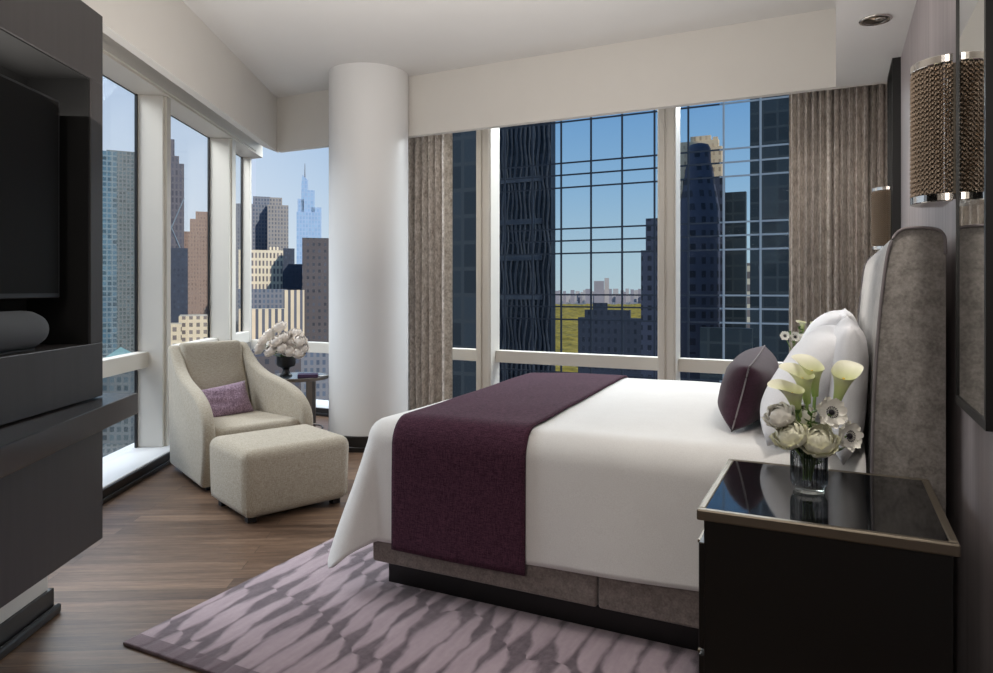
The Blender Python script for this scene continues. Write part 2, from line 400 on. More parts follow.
win_back(4, -5.93, -3.75, -3.75, -3.55)
win_back(5, -3.55, -3.0, -3.0, -2.847)
win_back(6, -2.847, -1.315, -1.315, -1.167)
win_back(7, -1.167, XW, 0, 0)

# recessed spotlight in the bulkhead
w = thing('recessed_downlight', 'round nickel recessed downlight in the dropped ceiling over the headboard', 'ceiling light', (.17, 3.78, 2.58))
b = BM(); lathe(b, [(.052, .012), (.056, 0.010), (.07, .010), (.072, .014), (.07, .017)], 40, (.17, 3.78, 2.58), cap=False); part('trim_ring', b, M['chrome'], w, smooth=True)
b = BM(); lathe(b, [(.052, .013), (.047, .0145), (.03, .0155)], 32, (.17, 3.78, 2.58)); part('reflector', b, M['dark_chrome'], w, smooth=True)
b = BM(); lathe(b, [(.026, .0125), (.02, .009), (.008, .0115)], 24, (.19, 3.775, 2.58)); part('lamp', b, M['lamp_glow'], w, smooth=True)

# ================================================================== MEDIA WALL
cab = thing('media_cabinet', 'dark wood wall-hung media cabinet with black television niche and projecting shelf', 'cabinet', (*st(-1.5, 2.0), .33))
b = BM(); sbox(b, -1.65, -1.4, 0.4, 2.76, 2.094, 2.362, .003); part('top_panel', b, M['cabinet'], cab)
b = BM(); sbox(b, -1.65, -1.4, 2.672, 2.76, 1.093, 2.094, .003); part('side_stile', b, M['cabinet'], cab)
b = BM(); sbox(b, -1.65, -1.4, 0.4, 2.76, .885, 1.093, .003); part('rail_panel', b, M['cabinet'], cab)
b = BM(); sbox(b, -1.65, -1.63, 0.4, 2.672, 1.093, 2.094); sbox(b, -1.63, -1.405, 2.665, 2.672, 1.093, 2.094); sbox(b, -1.63, -1.405, .4, 2.665, 2.089, 2.094)
part('niche_lining', b, M['niche_black'], cab)
b = BM(); sbox(b, -1.65, -1.4, 0.4, 2.76, .33, .80, .003); part('lower_panel', b, M['cabinet'], cab)
b = BM(); prism(b, [st(-1.64, .3), st(-1.08, .3), st(-1.315, 2.865), st(-1.64, 2.865)], .795, .88, .004); part('shelf', b, M['shelf'], cab)
tv = thing('television', 'flat black television set in the dark cabinet niche', 'television', (*st(-1.5, 1.8), 1.268))
b = BM(); sbox(b, -1.505, -1.475, .9, 2.605, 1.268, 1.99, .004); part('case', b, M['tvbezel'], tv)
b = BM(); sbox(b, -1.4755, -1.4735, .912, 2.593, 1.285, 1.98); part('screen', b, M['tv'], tv)
b = BM(); sbox(b, -1.63, -1.505, 1.6, 2.0, 1.45, 1.8); part('wall_bracket', b, M['niche_black'], tv)
sp = thing('soundbar', 'rounded grey cloth speaker bar lying under the television', 'speaker', (*st(-1.51, 2.2), 1.094))
b = BM(); pr = [(-1.575+.06*1, 1.1), ]
prof = [(.058, 0)]
def bar(u, v):
    a = v*2*math.pi; e = 1.0; tt = .9+u*1.585
    k = 1.0
    if u > .93: k = math.sqrt(max(0, 1-((u-.93)/.07)**2))
    s = -1.468+.062*math.cos(a)*max(k, .02); z = 1.162+.066*math.sin(a)*max(k, .02)
    x, y = st(s, tt); return (x, y, z)
grid(b, 40, 24, bar); bmesh.ops.remove_doubles(b, verts=b.verts[:], dist=1e-5)
part('cloth_body', b, M['speaker'], sp, smooth=True)
b = BM(); sbox(b, -1.50, -1.44, 1.0, 2.4, 1.094, 1.1); part('foot', b, M['niche_black'], sp)

# ================================================================== RUG
RX0, RX1, RY0, RY1 = -2.335, -.05, 1.655, 3.95
rug = BM(); box(rug, RX0, RX1, RY0, RY1, .0005, .014, .005)
bmesh.ops.translate(rug, verts=rug.verts[:], vec=(0, 0, 0))
o = solo('area_rug', rug, M['rug'], 'lilac and plum striped rug on the wooden floor under the bed', 'rug')
# put the origin on the rug's near corner so that the pattern starts at its edge
for v in o.data.vertices: v.co.x += (RX1-RX0)/2; v.co.y += (RY1-RY0)/2
o.location = (RX0, RY0, .0005)

# ================================================================== BED
bed = thing('bed', 'large bed with taupe upholstered base and tall curved headboard on black plinth', 'bed', (-.9, 3.33, .014))
b = BM(); box(b, -1.765, .08, 2.515, 4.145, .014, .13); part('plinth', b, M['black'], bed)
b = BM(); box(b, -1.80, -.79, 2.44, 4.22, .125, .36, .012, 3); box(b, -.786, .10, 2.44, 4.22, .125, .36, .012, 3); part('upholstered_base', b, M['bedbase'], bed, smooth=False)
b = BM(); box(b, -1.80, .09, 2.47, 4.19, .36, .70, .05, 4); weighted(part('mattress', b, M['duvet'], bed))
hb = [(.10, .13), (.098, .6), (.102, .9), (.114, 1.15), (.134, 1.36), (.15, 1.44), (.175, 1.474), (.21, 1.480), (.25, 1.477), (.274, 1.468), (.286, 1.445), (.287, 1.40)]
hbs = [tuple(p) for p in smooth_path(hb, 4)]+[(.287, .13)]
b = BM(); prism(b, hbs, 2.375, 4.29, .004, 2, XZ); weighted(part('headboard', b, M['suede'], bed), 35)
for yy in (2.372, 4.293): part('headboard_piping', tube(BM(), [(x-.002, yy, z+.001) for x, z in hbs[:-1]], .005, 6), M['piping'], bed, smooth=True)

X0, Y0, Y1, ZT, BR = -1.86, 2.425, 4.235, .752, .105
def drape(u, v, off=0, wob=1):
    ix, iy0, iy1 = X0+BR, Y0+BR, Y1-BR
    eu = max(0, ix-u); ev = max(0, iy0-v); fv = max(0, v-iy1); e2 = ev if ev > 0 else fv; sg = -1 if ev > 0 else 1
    e = math.hypot(eu, e2); bx = max(u, ix); by = min(max(v, iy0), iy1)
    puff = .008*math.sin(2.1*u+.7*v)*wob+.005*noise.noise((u*3, v*3, 1))*wob - .012*max(0, 1-abs(u-X0-BR)/.25)
    if e < 1e-9: return Vector((bx, by, ZT+off+puff))
    dx, dy = -eu/e, sg*e2/e
    em = .745; e = e if e < em-.12 else em-.12+.12*math.tanh((e-em+.12)/.12)
    a = min(e/BR, math.pi/2); hz = (BR+off)*math.sin(a); dz = BR*(1-math.cos(a))-off*math.cos(a)
    ex = max(0, e-BR*math.pi/2); c = min(1, 4*(dx*dy)**2)
    dz += ex*(1-.05*c); hz += ex*(.015+.36*c)
    ph = math.atan2(e2, eu)
    hz += wob*ex*(.012*math.sin(9*u+4*v)+.07*c*math.sin(5*ph+.4))
    return Vector((bx+dx*hz, by+dy*hz, ZT-dz+puff*max(0, 1-e/.2)))
def sheet(u0f, u1f, v0, v1, nu, nv, off, wob=1):
    b = BM()
    grid(b, nu, nv, lambda i, j: drape(u0f(j)+(u1f(j)-u0f(j))*i, v0+(v1-v0)*j, off, wob)); return b
b = sheet(lambda j: X0+BR-.56, lambda j: .085, Y0+BR-.59, Y1-BR+.5, 110, 120, 0)
for v in b.verts:
    if v.co.z < .45 and v.co.y < 2.6 and v.co.x > -1.75: v.co.z += (.45-v.co.z)/.2*.05*(v.co.x+1.75)/1.75
dv = solo('duvet', b, M['duvet'], 'plain white duvet spread over the bed and hanging over its sides', 'duvet', smooth=True)
md = dv.modifiers.new('thick', 'SOLIDIFY'); md.thickness = .014; md.offset = -1
b = sheet(lambda j: -1.675-.12*max(0, min(1, (j-.18)/.6)), lambda j: -1.065-.09*max(0, min(1, (j-.18)/.6)), Y0+BR-.605, Y1-BR+.5, 34, 120, .012, .6)
bk = solo('bed_runner', b, M['plum'], 'dark plum woven blanket laid across the foot of the white bed', 'blanket', smooth=True)
md = bk.modifiers.new('thick', 'SOLIDIFY'); md.thickness = .011; md.offset = 0

def pillow_bm(w, h, t, n=28, seed=0, pinch=.05, wr=.012):
    """a stuffed cushion in its own x (width), z (height), y (thickness) axes, standing on z=0"""
    b = BM()
    for side in (1, -1):
        def f(i, j):
            u = i*2-1; v = j*2-1
            x = w/2*u*(1-pinch*(1-abs(u)**2)*0-pinch*(1-v*v)*abs(u)**3*0) ; 
            x = w/2*u*(1-pinch*(1-v*v)*u*u) ; z = h/2*v*(1-pinch*(1-u*u)*v*v)
            th = t/2*(max(0, 1-u**4)*max(0, 1-v**4))**.55
            th += wr*noise.noise((u*2.2+seed, v*2.2, side*3))*(1-u*u)*(1-v*v)
            return Vector((x, side*th, z+h/2))
        grid(b, n, n, f)
    bmesh.ops.remove_doubles(b, verts=b.verts[:], dist=1e-5); return b
def pillow(name, label, cat, w, h, t, m, loc, rz, lean, group=None, seed=0, pipe=None, roll=0, pinch=.05):
    mx = Matrix.Translation(loc) @ Matrix.Rotation(rz, 4, 'Z') @ Matrix.Rotation(lean, 4, 'X') @ Matrix.Rotation(roll, 4, 'Y')
    th = thing(name, label, cat, loc, 0, group)
    b = pillow_bm(w, h, t, seed=seed, pinch=pinch); bmesh.ops.transform(b, matrix=mx, verts=b.verts[:]); part('cover', b, m, th, smooth=True)
    if pipe:
        pts = []
        for k in range(80):
            q = k/20; e = int(q); f = (q-e)*2-1
            u, v = ((f, -1), (1, f), (-f, 1), (-1, -f))[e]
            pts.append(mx @ Vector((w/2*u*(1-pinch*(1-v*v)*u*u), 0, h/2*v*(1-pinch*(1-u*u)*v*v)+h/2)))
        part('piping', tube(BM(), pts, 0.0032, 6, True), pipe, th, smooth=True)
    return th
# width runs along the headboard (y): rz=90 deg turns pillow x to y; its thickness then runs along -x
PI2 = math.pi/2
pillow('pillow', 'white bed pillow upright against the headboard, behind the bouquet', 'pillow', .88, .43, .13, M['pillow'], (.02, 2.82, .757), PI2, R(3), seed=3, pinch=.02)
pillow('pillow', 'white bed pillow upright against the headboard, on the window side', 'pillow', .88, .44, .13, M['pillow'], (.02, 3.76, .757), PI2, R(3), seed=5, pinch=.02)
pillow('pillow', 'plump white leaning pillow in front, right behind the plum cushion and nearest the bouquet', 'pillow', .90, .43, .22, M['pillow'], (-.205, 2.90, .78), PI2, R(33), seed=8, pinch=.03)
pillow('pillow', 'plump white leaning pillow in front, its pointed corner towards the window', 'pillow', .90, .47, .19, M['pillow'], (-.20, 3.80, .78), PI2, R(30), seed=11, pinch=.08)
pillow('lumbar_cushion', 'long plum velvet cushion with grey piping lying against white pillows', 'cushion', 1.04, .25, .20, M['velvet'], (-.365, 3.2, .772), PI2+R(2), R(14), pipe=M['piping'], seed=2, pinch=.07)

# ================================================================== NIGHTSTANDS
def nightstand(label, x0, x1, y0, y1, h=.745):
    n = thing('nightstand', label, 'nightstand', ((x0+x1)/2, (y0+y1)/2, 0))
    b = BM(); box(b, x0+.016, x1-.012, y0+.012, y1-.012, .06, h-.028, .002); part('body', b, M['black'], n)
    b = BM(); box(b, x0+.03, x1-.02, y0+.03, y1-.03, 0, .06); part('plinth', b, M['niche_black'], n)
    for z0, z1 in ((.08, .37), (.385, .655)):
        b = BM(); box(b, x0+.002, x0+.016, y0+.02, y1-.02, z0, z1, .002); d = part('drawer', b, M['black'], n)
        b = BM(); box(b, x0-.006, x0+.002, y0+.05, y1-.05, z1-.012, z1-.004, .001); part('pull', b, M['champagne'], d)
    b = BM(); w = .02
    for q in ((x0, x1, y0, y0+w), (x0, x1, y1-w, y1), (x0, x0+w, y0+w, y1-w), (x1-w, x1, y0+w, y1-w)): box(b, *q, h-.028, h, .004, 2)
    part('top_frame', b, M['champagne'], n, label='champagne metal edging')
    b = BM(); box(b, x0+w, x1-w, y0+w, y1-w, h-.02, h-.001); part('glass_top', b, M['black_glass'], n, label='black glass top')
    return n
NH = .745
nightstand('black nightstand with glass top and metal rim, holding the glass vase', -.316, .243, 1.785, 2.365)
nightstand('black nightstand on the window side of the bed, behind the pillows', -.316, .243, 4.30, 4.86)

# ------------------------------------------------------------------ flowers
def petal(bm, o, az, half, phi0, phi1, r0, r1, ruf=.0, n=6, m=6, up=Matrix.Identity(3), tip=.0):
    o = Vector(o)
    def f(i, j):
        a = (i*2-1); ph = phi0+(phi1-phi0)*j; r = r0+(r1-r0)*j
        wd = half*(math.sin(math.pi*min(1, .12+.80*j))**.6)
        r *= 1+ruf*noise.noise((a*2+az*3, j*3, r*50)) - .08*a*a*j; ph2 = ph-tip*a*a*j
        th = az+a*wd
        return o+up @ Vector((r*math.sin(ph2)*math.cos(th), r*math.sin(ph2)*math.sin(th), -r*math.cos(ph2)*.9))
    grid(bm, n, m, f)
def tilt(dx, dy):                                   # rotation that leans +z towards (dx, dy)
    v = Vector((dx, dy, 1)).normalized(); return Vector((0, 0, 1)).rotation_difference(v).to_matrix()
def rose_bm(c, r, up, layers=5, seed=0):
    b = BM(); rnd = random.Random(seed)
    for L in range(layers):
        k = L/(layers-1); n = 3+L
        for q in range(n):
            petal(b, c, 2*math.pi*q/n+L*.7+rnd.random()*.3, 1.5*math.pi/n, R(20), R(175-88*k+rnd.random()*12), r*(.55+.4*k), r*(.40+.82*k), .12, 6, 6, up, .12)
    return b
def stem_pts(a, b_, bend=.2):
    a = Vector(a); b_ = Vector(b_); m = (a+b_)/2+Vector(((b_.x-a.x)*-bend, (b_.y-a.y)*-bend, .0)); return [tuple(p) for p in smooth_path([a, m, b_], 5)]
def rose(name, label, c, r, lean, root, mat, group=None, seed=0, layers=5):
    t = thing(name, label, name.replace('_', ' '), tuple(root), 0, group)
    part('bloom', rose_bm(c, r, tilt(*lean), layers, seed), mat, t, smooth=True, recalc=False)
    part('stem', tube(BM(), stem_pts(root, (c[0], c[1], c[2]-r*.5)), .0025, 6), M['stem'], t, smooth=True); return t
def anemone(label, c, r, nrm, root, group=None, seed=0):
    t = thing('anemone', label, 'anemone', tuple(root), 0, group); up = Vector((0, 0, 1)).rotation_difference(Vector(nrm).normalized()).to_matrix()
    b = BM()
    for L in range(2):
        for q in range(6): petal(b, Vector(c)+up @ Vector((0, 0, .012)), 2*math.pi*q/6+L*.52+.1*seed, .5, R(25), R(84+12*L), r*.5, r*(1.0-.1*L), .12, 6, 6, up)
    part('petals', b, M['white_petal'], t, smooth=True, recalc=False)
    b = BM(); cc = Vector(c)+up @ Vector((0, 0, r*.12)); ball(b, cc, r*.18)
    for q in range(16):
        a = q/16*2*math.pi; p = cc+up @ Vector((r*.33*math.cos(a), r*.33*math.sin(a), r*.10)); ball(b, p, r*.05, sub=1); tube(b, [cc, p], .0008, 4)
    part('centre', b, M['anther'], t, smooth=True)
    part('stem', tube(BM(), stem_pts(root, Vector(c)-up @ Vector((0, 0, .004))), .0025, 6), M['stem'], t, smooth=True); return t
def calla(label, base, tipdir, L, root, group=None):
    """spathe: a rolled funnel whose lip flares and runs out to a point on one side"""
    t = thing('calla_lily', label, 'calla lily', tuple(root), 0, group)
    up = Vector((0, 0, 1)).rotation_difference(Vector((tipdir[0]*.4-E2.x*.38, tipdir[1]*.4-E2.y*.38, 1)).normalized()).to_matrix(); az = math.atan2(tipdir[1], tipdir[0]); base = Vector(base)
    b = BM()
    def f(i, j):
        th = (i*2-1)*math.pi*1.06; k = j
        lip = (.5+.5*math.cos(th)); h = L*k*(.66+.34*lip**1.5); r = L*(.07+.10*k+.10*k**3+.17*k**5*lip**5)
        h -= L*.08*k**8*lip**5+L*.05*k**6*(1-lip)
        return base+up @ Vector((r*math.cos(th+az), r*math.sin(th+az), h))
    grid(b, 28, 14, f); part('spathe', b, M['calla'], t, smooth=True, recalc=False)
    part('spadix', tube(BM(), [base+up @ Vector((0, 0, L*.15)), base+up @ Vector((0, 0, L*.6))], .004, 6), M['yellow'], t, smooth=True)
    part('stem', tube(BM(), stem_pts(root, base+up @ Vector((0, 0, L*.05)), .12), .0045, 8), M['stem'], t, smooth=True); return t
def sprig(label, root, tips, group=None):
    t = thing('leaf_sprig', label, 'greenery', tuple(root), 0, group); s = BM(); l = BM()
    for tp in tips:
        p = stem_pts(root, tp); tube(s, p, .0018, 5)
        for k in range(3, len(p)):
            for sd in (-1, 1):
                q = Vector(p[k]); d = Vector((random.uniform(-1, 1), random.uniform(-1, 1), random.uniform(.1, .8))).normalized()*.028; sx = d.cross(Vector((.3, .5, 1))).normalized()*.008
                vs = [l.verts.new(q+d*a+sx*w) for a, w in ((0, 0), (.4, 1), (1, 0), (.4, -1))]; l.faces.new(vs)
    part('stem', s, M['stem'], t, smooth=True); part('leaves', l, M['leaf'], t, recalc=False); return t

def glass_vase(label, c, r, h):
    v = thing('glass_vase', label, 'vase', c)
    b = BM(); lathe(b, [(r*.86, 0), (r*.9, .004), (r*.92, .016)], 72, c); part('foot', b, M['water_glass'], v, smooth=True)
    b = BM(); lathe(b, [(r*.92, .016), (r*.96, .02), (r*1.0, .03), (r*1.02, h), (r*.97, h), (r*.92, .03), (r*.88, .022)], 176, c, .06, 22, cap=False); part('fluted_body', b, M['vase_glass'], v, smooth=True)
    return v
vc = (-.067, 2.085, NH)
glass_vase('small fluted glass vase standing on the near black nightstand', vc, .045, .148)
# local axes of the bouquet as seen from the room: e1 to the right of the photo, e2 away
E1 = Vector((math.cos(YAW), math.sin(YAW), 0)); E2 = Vector((-math.sin(YAW), math.cos(YAW), 0))
def bq(c, a, d, z): p = Vector(c)+E1*a+E2*d; return Vector((p.x, p.y, c[2]+z))
def rt(c): return Vector((c[0]+random.uniform(-.015, .015), c[1]+random.uniform(-.015, .015), c[2]+.03))
FACE = -E2
# pixel scale there: 1 cm = 3.6 px
def P(px, py, dd=0): return bq(vc, (px-809)/690*1.9, dd, (488-py)/690*1.9)
rose('rose', 'half-open creamy white rose at the left of the bouquet, above another rose', P(776, 410, -.02), .038, (-.5, -.6), rt(vc), M['white_petal'], seed=1)
rose('rose', 'full cream rose at the lower left of the bouquet', P(783, 428, -.04), .042, (-.5, -.8), rt(vc), M['cream_petal'], seed=2)
rose('rose', 'largest cream rose, low in the middle of the bouquet above the vase', P(809, 432, -.055), .046, (.1, -.9), rt(vc), M['cream_petal'], seed=3)
rose('rose', 'small pale rose tucked deep in the middle of the bouquet', P(806, 412, .02), .03, (0, -.6), rt(vc), M['white_petal'], seed=4)
anemone('white anemone with dark eye in the upper right of the bouquet', P(822, 407, -.05), .044, FACE+Vector((.05, 0, .35)), rt(vc), seed=1)
anemone('white anemone with dark eye at the lower right of the bouquet', P(840, 430, -.045), .042, FACE+Vector((.35, .1, .15)), rt(vc), seed=3)
def dirv(a, d=0): v = E1*a+E2*d; return (v.x, v.y)
calla('calla lily flaring to the left, lowest of the four', P(799, 414, 0), dirv(-1, .3), .125, rt(vc))
calla('calla lily second from left, standing upright with curled lip', P(811, 402, .02), dirv(-.7, .6), .125, rt(vc))
calla('tallest calla lily at the top of the bouquet', P(822, 396, .04), dirv(-.4, .8), .125, rt(vc))
calla('calla lily rightmost in the bouquet, bending over', P(836, 402, .0), dirv(.5, .5), .13, rt(vc))
sprig('green leaf sprig among the roses of the near bouquet', Vector(vc)+Vector((0, 0, .05)), [P(775, 421, -.02), P(805, 408, -.04), P(848, 440, -.02), P(800, 400, .02), P(790, 408, -.03)])
# the matching bouquet beyond the pillows
vf = (-.21, 4.5, NH)
glass_vase('fluted glass vase half hidden behind the pillows on the far nightstand', vf, .045, .135)
dF = 4.13
def Pf(px, py, dd=0):
    x, y = ray(px, dF+dd); return Vector((x, y, EYE+(HY-py)/FOC*(dF+dd)))
calla('calla lily leaning left in the bouquet behind the pillows', Pf(803, 331), dirv(-.8, -.3), .09, rt(vf))
calla('calla lily standing in the bouquet behind the pillows, beside the curtain', Pf(810, 331, .03), dirv(.5, -.4), .085, rt(vf))
anemone('white anemone at the left edge of the bouquet behind the pillows', Pf(785, 336, -.02), .03, FACE+Vector((-.4, 0, .3)), rt(vf))
anemone('white anemone low in the middle of the bouquet behind the pillows', Pf(795, 337, -.02), .032, FACE+Vector((0, 0, .4)), rt(vf), seed=2)
rose('rose', 'white rose in the bouquet behind the pillows', Pf(804, 336, -.02), .034, (0, -.6), rt(vf), M['white_petal'], seed=9)
anemone('white anemone at the right of the bouquet behind the pillows', Pf(815, 330, .02), .03, FACE+Vector((.4, 0, .4)), rt(vf), seed=4)
sprig('green sprig in the bouquet behind the pillows', Vector(vf)+Vector((0, 0, .08)), [Pf(790, 333), Pf(800, 327), Pf(812, 328)])

# ================================================================== MIRRORS AND SCONCES
def mirror(label, y0, y1):
    m = thing('wall_mirror', label, 'mirror', (XW, (y0+y1)/2, 1.0))
    b = BM(); f = .018
    box(b, .283, XW, y0, y0+f, 1.0, 2.595); box(b, .283, XW, y1-.004, y1, 1.0, 2.595); box(b, .283, XW, y0+f, y1-.004, 1.0, 1.02); box(b, .283, XW, y0+f, y1-.004, 2.58, 2.595)
    part('frame', b, M['black'], m)
    b = BM(); box(b, .287 if y0 < 3 else .31, .322, y0+f, y1-.004, 1.02, 2.58); part('mirror_glass', b, M['mirror'], m); return m
mirror('tall black framed mirror on the veneer wall above the near nightstand', 1.76, 2.165)
mirror('tall black framed mirror beyond the headboard beside the curtain', 4.45, 4.87)
def sconce(label, yc, z0, z1):
    s = thing('wall_sconce', label, 'wall lamp', (.285, yc, z0))
    D, Wd = .086, .088
    def outline(k, dd=0): a = PI2+math.pi*k; return (.278+(D+dd)*math.cos(a), yc+(Wd+dd)*math.sin(a))
    for nm, za, zb in (('lower_rim', z0, z0+.022), ('upper_rim', z1-.022, z1)):
        pts = [outline(i/32, .004) for i in range(33)]; b = BM(); prism(b, pts, za, zb, .002, 1); part(nm, b, M['chrome'], s)
    b = BM(); rnd = random.Random(1)
    N = 40
    for i in range(N):
        k = (i+.5)/N; x, y = outline(k); n = 52
        for j in range(n):
            z = z0+.022+(z1-z0-.044)*(j+.5+.5*(i % 2))/(n+.5); o_ = .0012*(1 if (j % 2) else -1)
            t = bmesh.new(); bmesh.ops.create_cone(t, segments=4, radius1=.0042, radius2=.0015, depth=.0075, cap_ends=True)
            merge(b, t, Matrix.Translation((x+o_, y+o_+.002*math.sin(j*.21+i), z)) @ Matrix.Rotation(.6*(j % 2), 4, 'Z'))
    part('chain_fringe', b, M['dark_chrome'], s, recalc=False)
    b = BM(); box(b, .279, .2845 if yc > 3 else XW, yc-.07, yc+.07, z0+.02, z1-.02); part('back_plate', b, M['champagne'], s)
    b = BM(); lathe(b, [(.03, z0+.03), (.03, z1-.03)], 20, (.235, yc, 0)); part('inner_diffuser', b, M['champagne'], s, smooth=True)
    return s
sconce('nickel wall lamp with bronze chain fringe beside the near mirror', 2.262, 1.535, 1.925)
sconce('nickel wall lamp with chain fringe in front of the curtain', 4.66, 1.53, 1.895)

# ================================================================== CURTAINS
def curtain(label, x0, x1, nfold, y=5.3, hem_side=1, seed=0):
    c = thing('curtain', label, 'curtain', ((x0+x1)/2, y, .09)); rnd = random.Random(seed)
    ph = [rnd.uniform(-.5, .5) for _ in range(nfold+2)]; am = [rnd.uniform(.75, 1.25) for _ in range(nfold+2)]
    def f(i, j):
        q = i*nfold; k = int(q); fr = q-k; A = (am[k]*(1-fr)+am[k+1]*fr)*.062*(1-.2*j)
        yy = y+A*math.sin(2*math.pi*q+ph[k]*(1-fr)+ph[k+1]*fr+.5*j*math.sin(i*9)); yy += .012*math.sin(i*40+j*5)*j
        xx = x0+(x1-x0)*i+.008*math.sin(2*math.pi*q*2+1)
        return Vector((xx, yy, .09+2.9*(1-j)))
    b = BM(); grid(b, nfold*12, 40, f); part('panel', b, M['curtain'], c, smooth=True)
    e = x1 if hem_side > 0 else x0; b = BM()
    def g(i, j): return Vector((e+hem_side*(.075*i-.006), y-.03+.022*math.sin(i*2.5), .09+2.9*(1-j)))
    if hem_side: grid(b, 6, 20, g); part('leading_edge', b, M['curtain_edge'], c, smooth=True)
    b = BM(); box(b, x0, x1+.04, y-.02, y+.02, 2.99, 3.01); part('heading_track', b, M['frame'], c); return c
curtain('gathered grey brown curtain beside the white column', -3.70, -3.10, 9, hem_side=1, seed=2)
curtain('gathered grey brown curtain at the right window edge by the headboard wall', -.305, .322, 14, hem_side=0, seed=5)

# ================================================================== ARMCHAIR AND OTTOMAN
ac = thing('armchair', 'beige linen armchair with swooping arms beside the corner windows', 'armchair', (-3.862, 3.586, 0), R(-19))
prof = [(-.39, .035), (-.42, .45), (-.455, .80), (-.445, .875), (-.40, .885), (-.33, .83), (-.22, .74), (-.08, .68), (.08, .645), (.22, .61), (.34, .555), (.425, .47), (.455, .37), (.44, .2), (.395, .035)]
pp = [tuple(p) for p in smooth_path(prof, 4)]
for sd in (-1, 1):
    b = BM(); y0, y1 = (-.385, -.30) if sd < 0 else (.30, .385)
    prism(b, pp, y0, y1, .026, 4, XZ)
    for v in b.verts:                                   # the wings lean out a little towards the top
        v.co.y -= sd*.09*(.40-v.co.x)/.8
    weighted(part('arm', b, M['linen'], ac, local=True), 50)
bp = [(-.38, .2), (-.425, .55), (-.45, .84), (-.43, .895), (-.38, .905), (-.34, .885), (-.29, .74), (-.22, .56), (-.18, .40), (-.18, .2)]
b = BM(); prism(b, [tuple(p) for p in smooth_path(bp, 4)], -.225, .225, .03, 4, XZ); weighted(part('backrest', b, M['linen'], ac, local=True), 50)
b = BM(); box(b, -.22, .425, -.303, .303, .20, .395, .04, 4)
for v in b.verts: v.co.y *= 1-.30*(.40-v.co.x)/.8
for v in b.verts: v.co.z += .02*math.cos(v.co.y*5)*(1 if v.co.z > .35 else 0)-.03*max(0, .1-v.co.x)
weighted(part('seat_cushion', b, M['linen'], ac, local=True), 60)
b = BM(); box(b, -.36, .385, -.31, .31, .035, .22, .01, 2)
for v in b.verts: v.co.y *= 1-.29*(.40-v.co.x)/.8
part('seat_frame', b, M['linen'], ac, local=True)
for x in (-.33, .33):
    for y in (-.3, .3):
        b = BM(); lathe(b, [(.022, 0), (.028, .04)], 12, (x, y*(.65 if x < 0 else 1), 0)); part('leg', b, M['black'], ac, local=True)
def frame_at(root, rz, x, y, z): c, s = math.cos(rz), math.sin(rz); return (root[0]+c*x-s*y, root[1]+s*x+c*y, z)
p = frame_at((-3.862, 3.586), R(-19), -.05, -.045, .37)
pillow('lumbar_cushion', 'small lilac tweed cushion lying on the beige armchair seat', 'cushion', .48, .25, .12, M['lilac'], p, R(-19)+PI2, R(-26), seed=21, roll=R(-6))

OT = (-3.022, 3.168); OR_ = R(-22)
ot = thing('ottoman', 'beige linen ottoman with rounded edges in front of the armchair', 'ottoman', (*OT, 0), OR_)
b = BM(); box(b, -.28, .28, -.325, .325, .03, .412, .06, 6)
for v in b.verts:
    k = .018*(1-(v.co.x/.25)**2)*(1-(v.co.y/.315)**2)
    if v.co.z > .3: v.co.z += k
    v.co.x *= 1+.03*(v.co.z-.03)/.4; v.co.y *= 1+.03*(v.co.z-.03)/.4
weighted(part('upholstered_body', b, M['linen'], ot, local=True), 60)
b = BM()
for q in ((-1, -1), (1, -1), (1, 1), (-1, 1)): tube(b, [(q[0]*.264, q[1]*.309, z) for z in (.05, .2, .385)], .004, 5)
tube(b, [(-.26, -.305, .39), (.26, -.305, .39), (.26, .305, .39), (-.26, .305, .39)], .004, 5, True)
part('seam', b, M['linen'], ot, local=True)
for x in (-.2, .2):
    for y in (-.26, .26):
        b = BM(); box(b, x-.025, x+.025, y-.025, y+.025, 0, .035, .003); part('foot', b, M['black'], ot, local=True)

# ================================================================== SIDE TABLE
tc = (-4.085, 4.50); TH = .57
tb = thing('side_table', 'round glass topped steel side table between the armchair and the column', 'side table', (*tc, 0))
b = BM(); lathe(b, [(.245, TH-.028), (.25, TH-.026), (.25, TH-.004), (.245, TH), (.235, TH), (.235, TH-.028)], 64, (*tc, 0), cap=False); part('rim', b, M['steel'], tb, smooth=False)
b = BM(); lathe(b, [(.236, TH-.012), (.236, TH-.001)], 64, (*tc, 0)); part('glass_top', b, M['table_glass'], tb)
for k in range(3):
    a = R(-24+120*k); x, y = tc[0]+.212*math.cos(a), tc[1]+.212*math.sin(a); b = BM()
    box(b, -.024, .024, -.009, .009, 0, TH-.026, .002, 2, Matrix.Translation((x, y, 0)) @ Matrix.Rotation(a+PI2, 4, 'Z')); part('leg', b, M['steel'], tb)
b = BM(); tube(b, [(tc[0]+.2*math.cos(R(10*k)), tc[1]+.2*math.sin(R(10*k)), .12) for k in range(36)], .008, 6, True); part('stretcher', b, M['steel'], tb, smooth=True)
vb = Vector((*ray(286, 5.82), TH))
bv = thing('goblet_vase', 'black footed goblet vase on the glass side table holding white peonies', 'vase', tuple(vb))
b = BM(); lathe(b, [(.05, 0), (.05, .008), (.035, .02), (.026, .05), (.035, .065), (.07, .08), (.078, .10), (.078, .165), (.068, .165), (.066, .10), (.02, .085)], 40, tuple(vb), cap=False); weighted(part('bowl', b, M['black'], bv), 40)
spots = [(262, 340, -.04), (270, 350, -.08), (268, 334, .02), (281, 347, -.11), (279, 326, .0), (283, 336, -.06), (289, 350, -.10), (291, 340, -.02), (296, 332, .03), (300, 340, -.06), (303, 347, -.03), (298, 352, -.08), (259, 347, .0), (275, 341, -.1)]
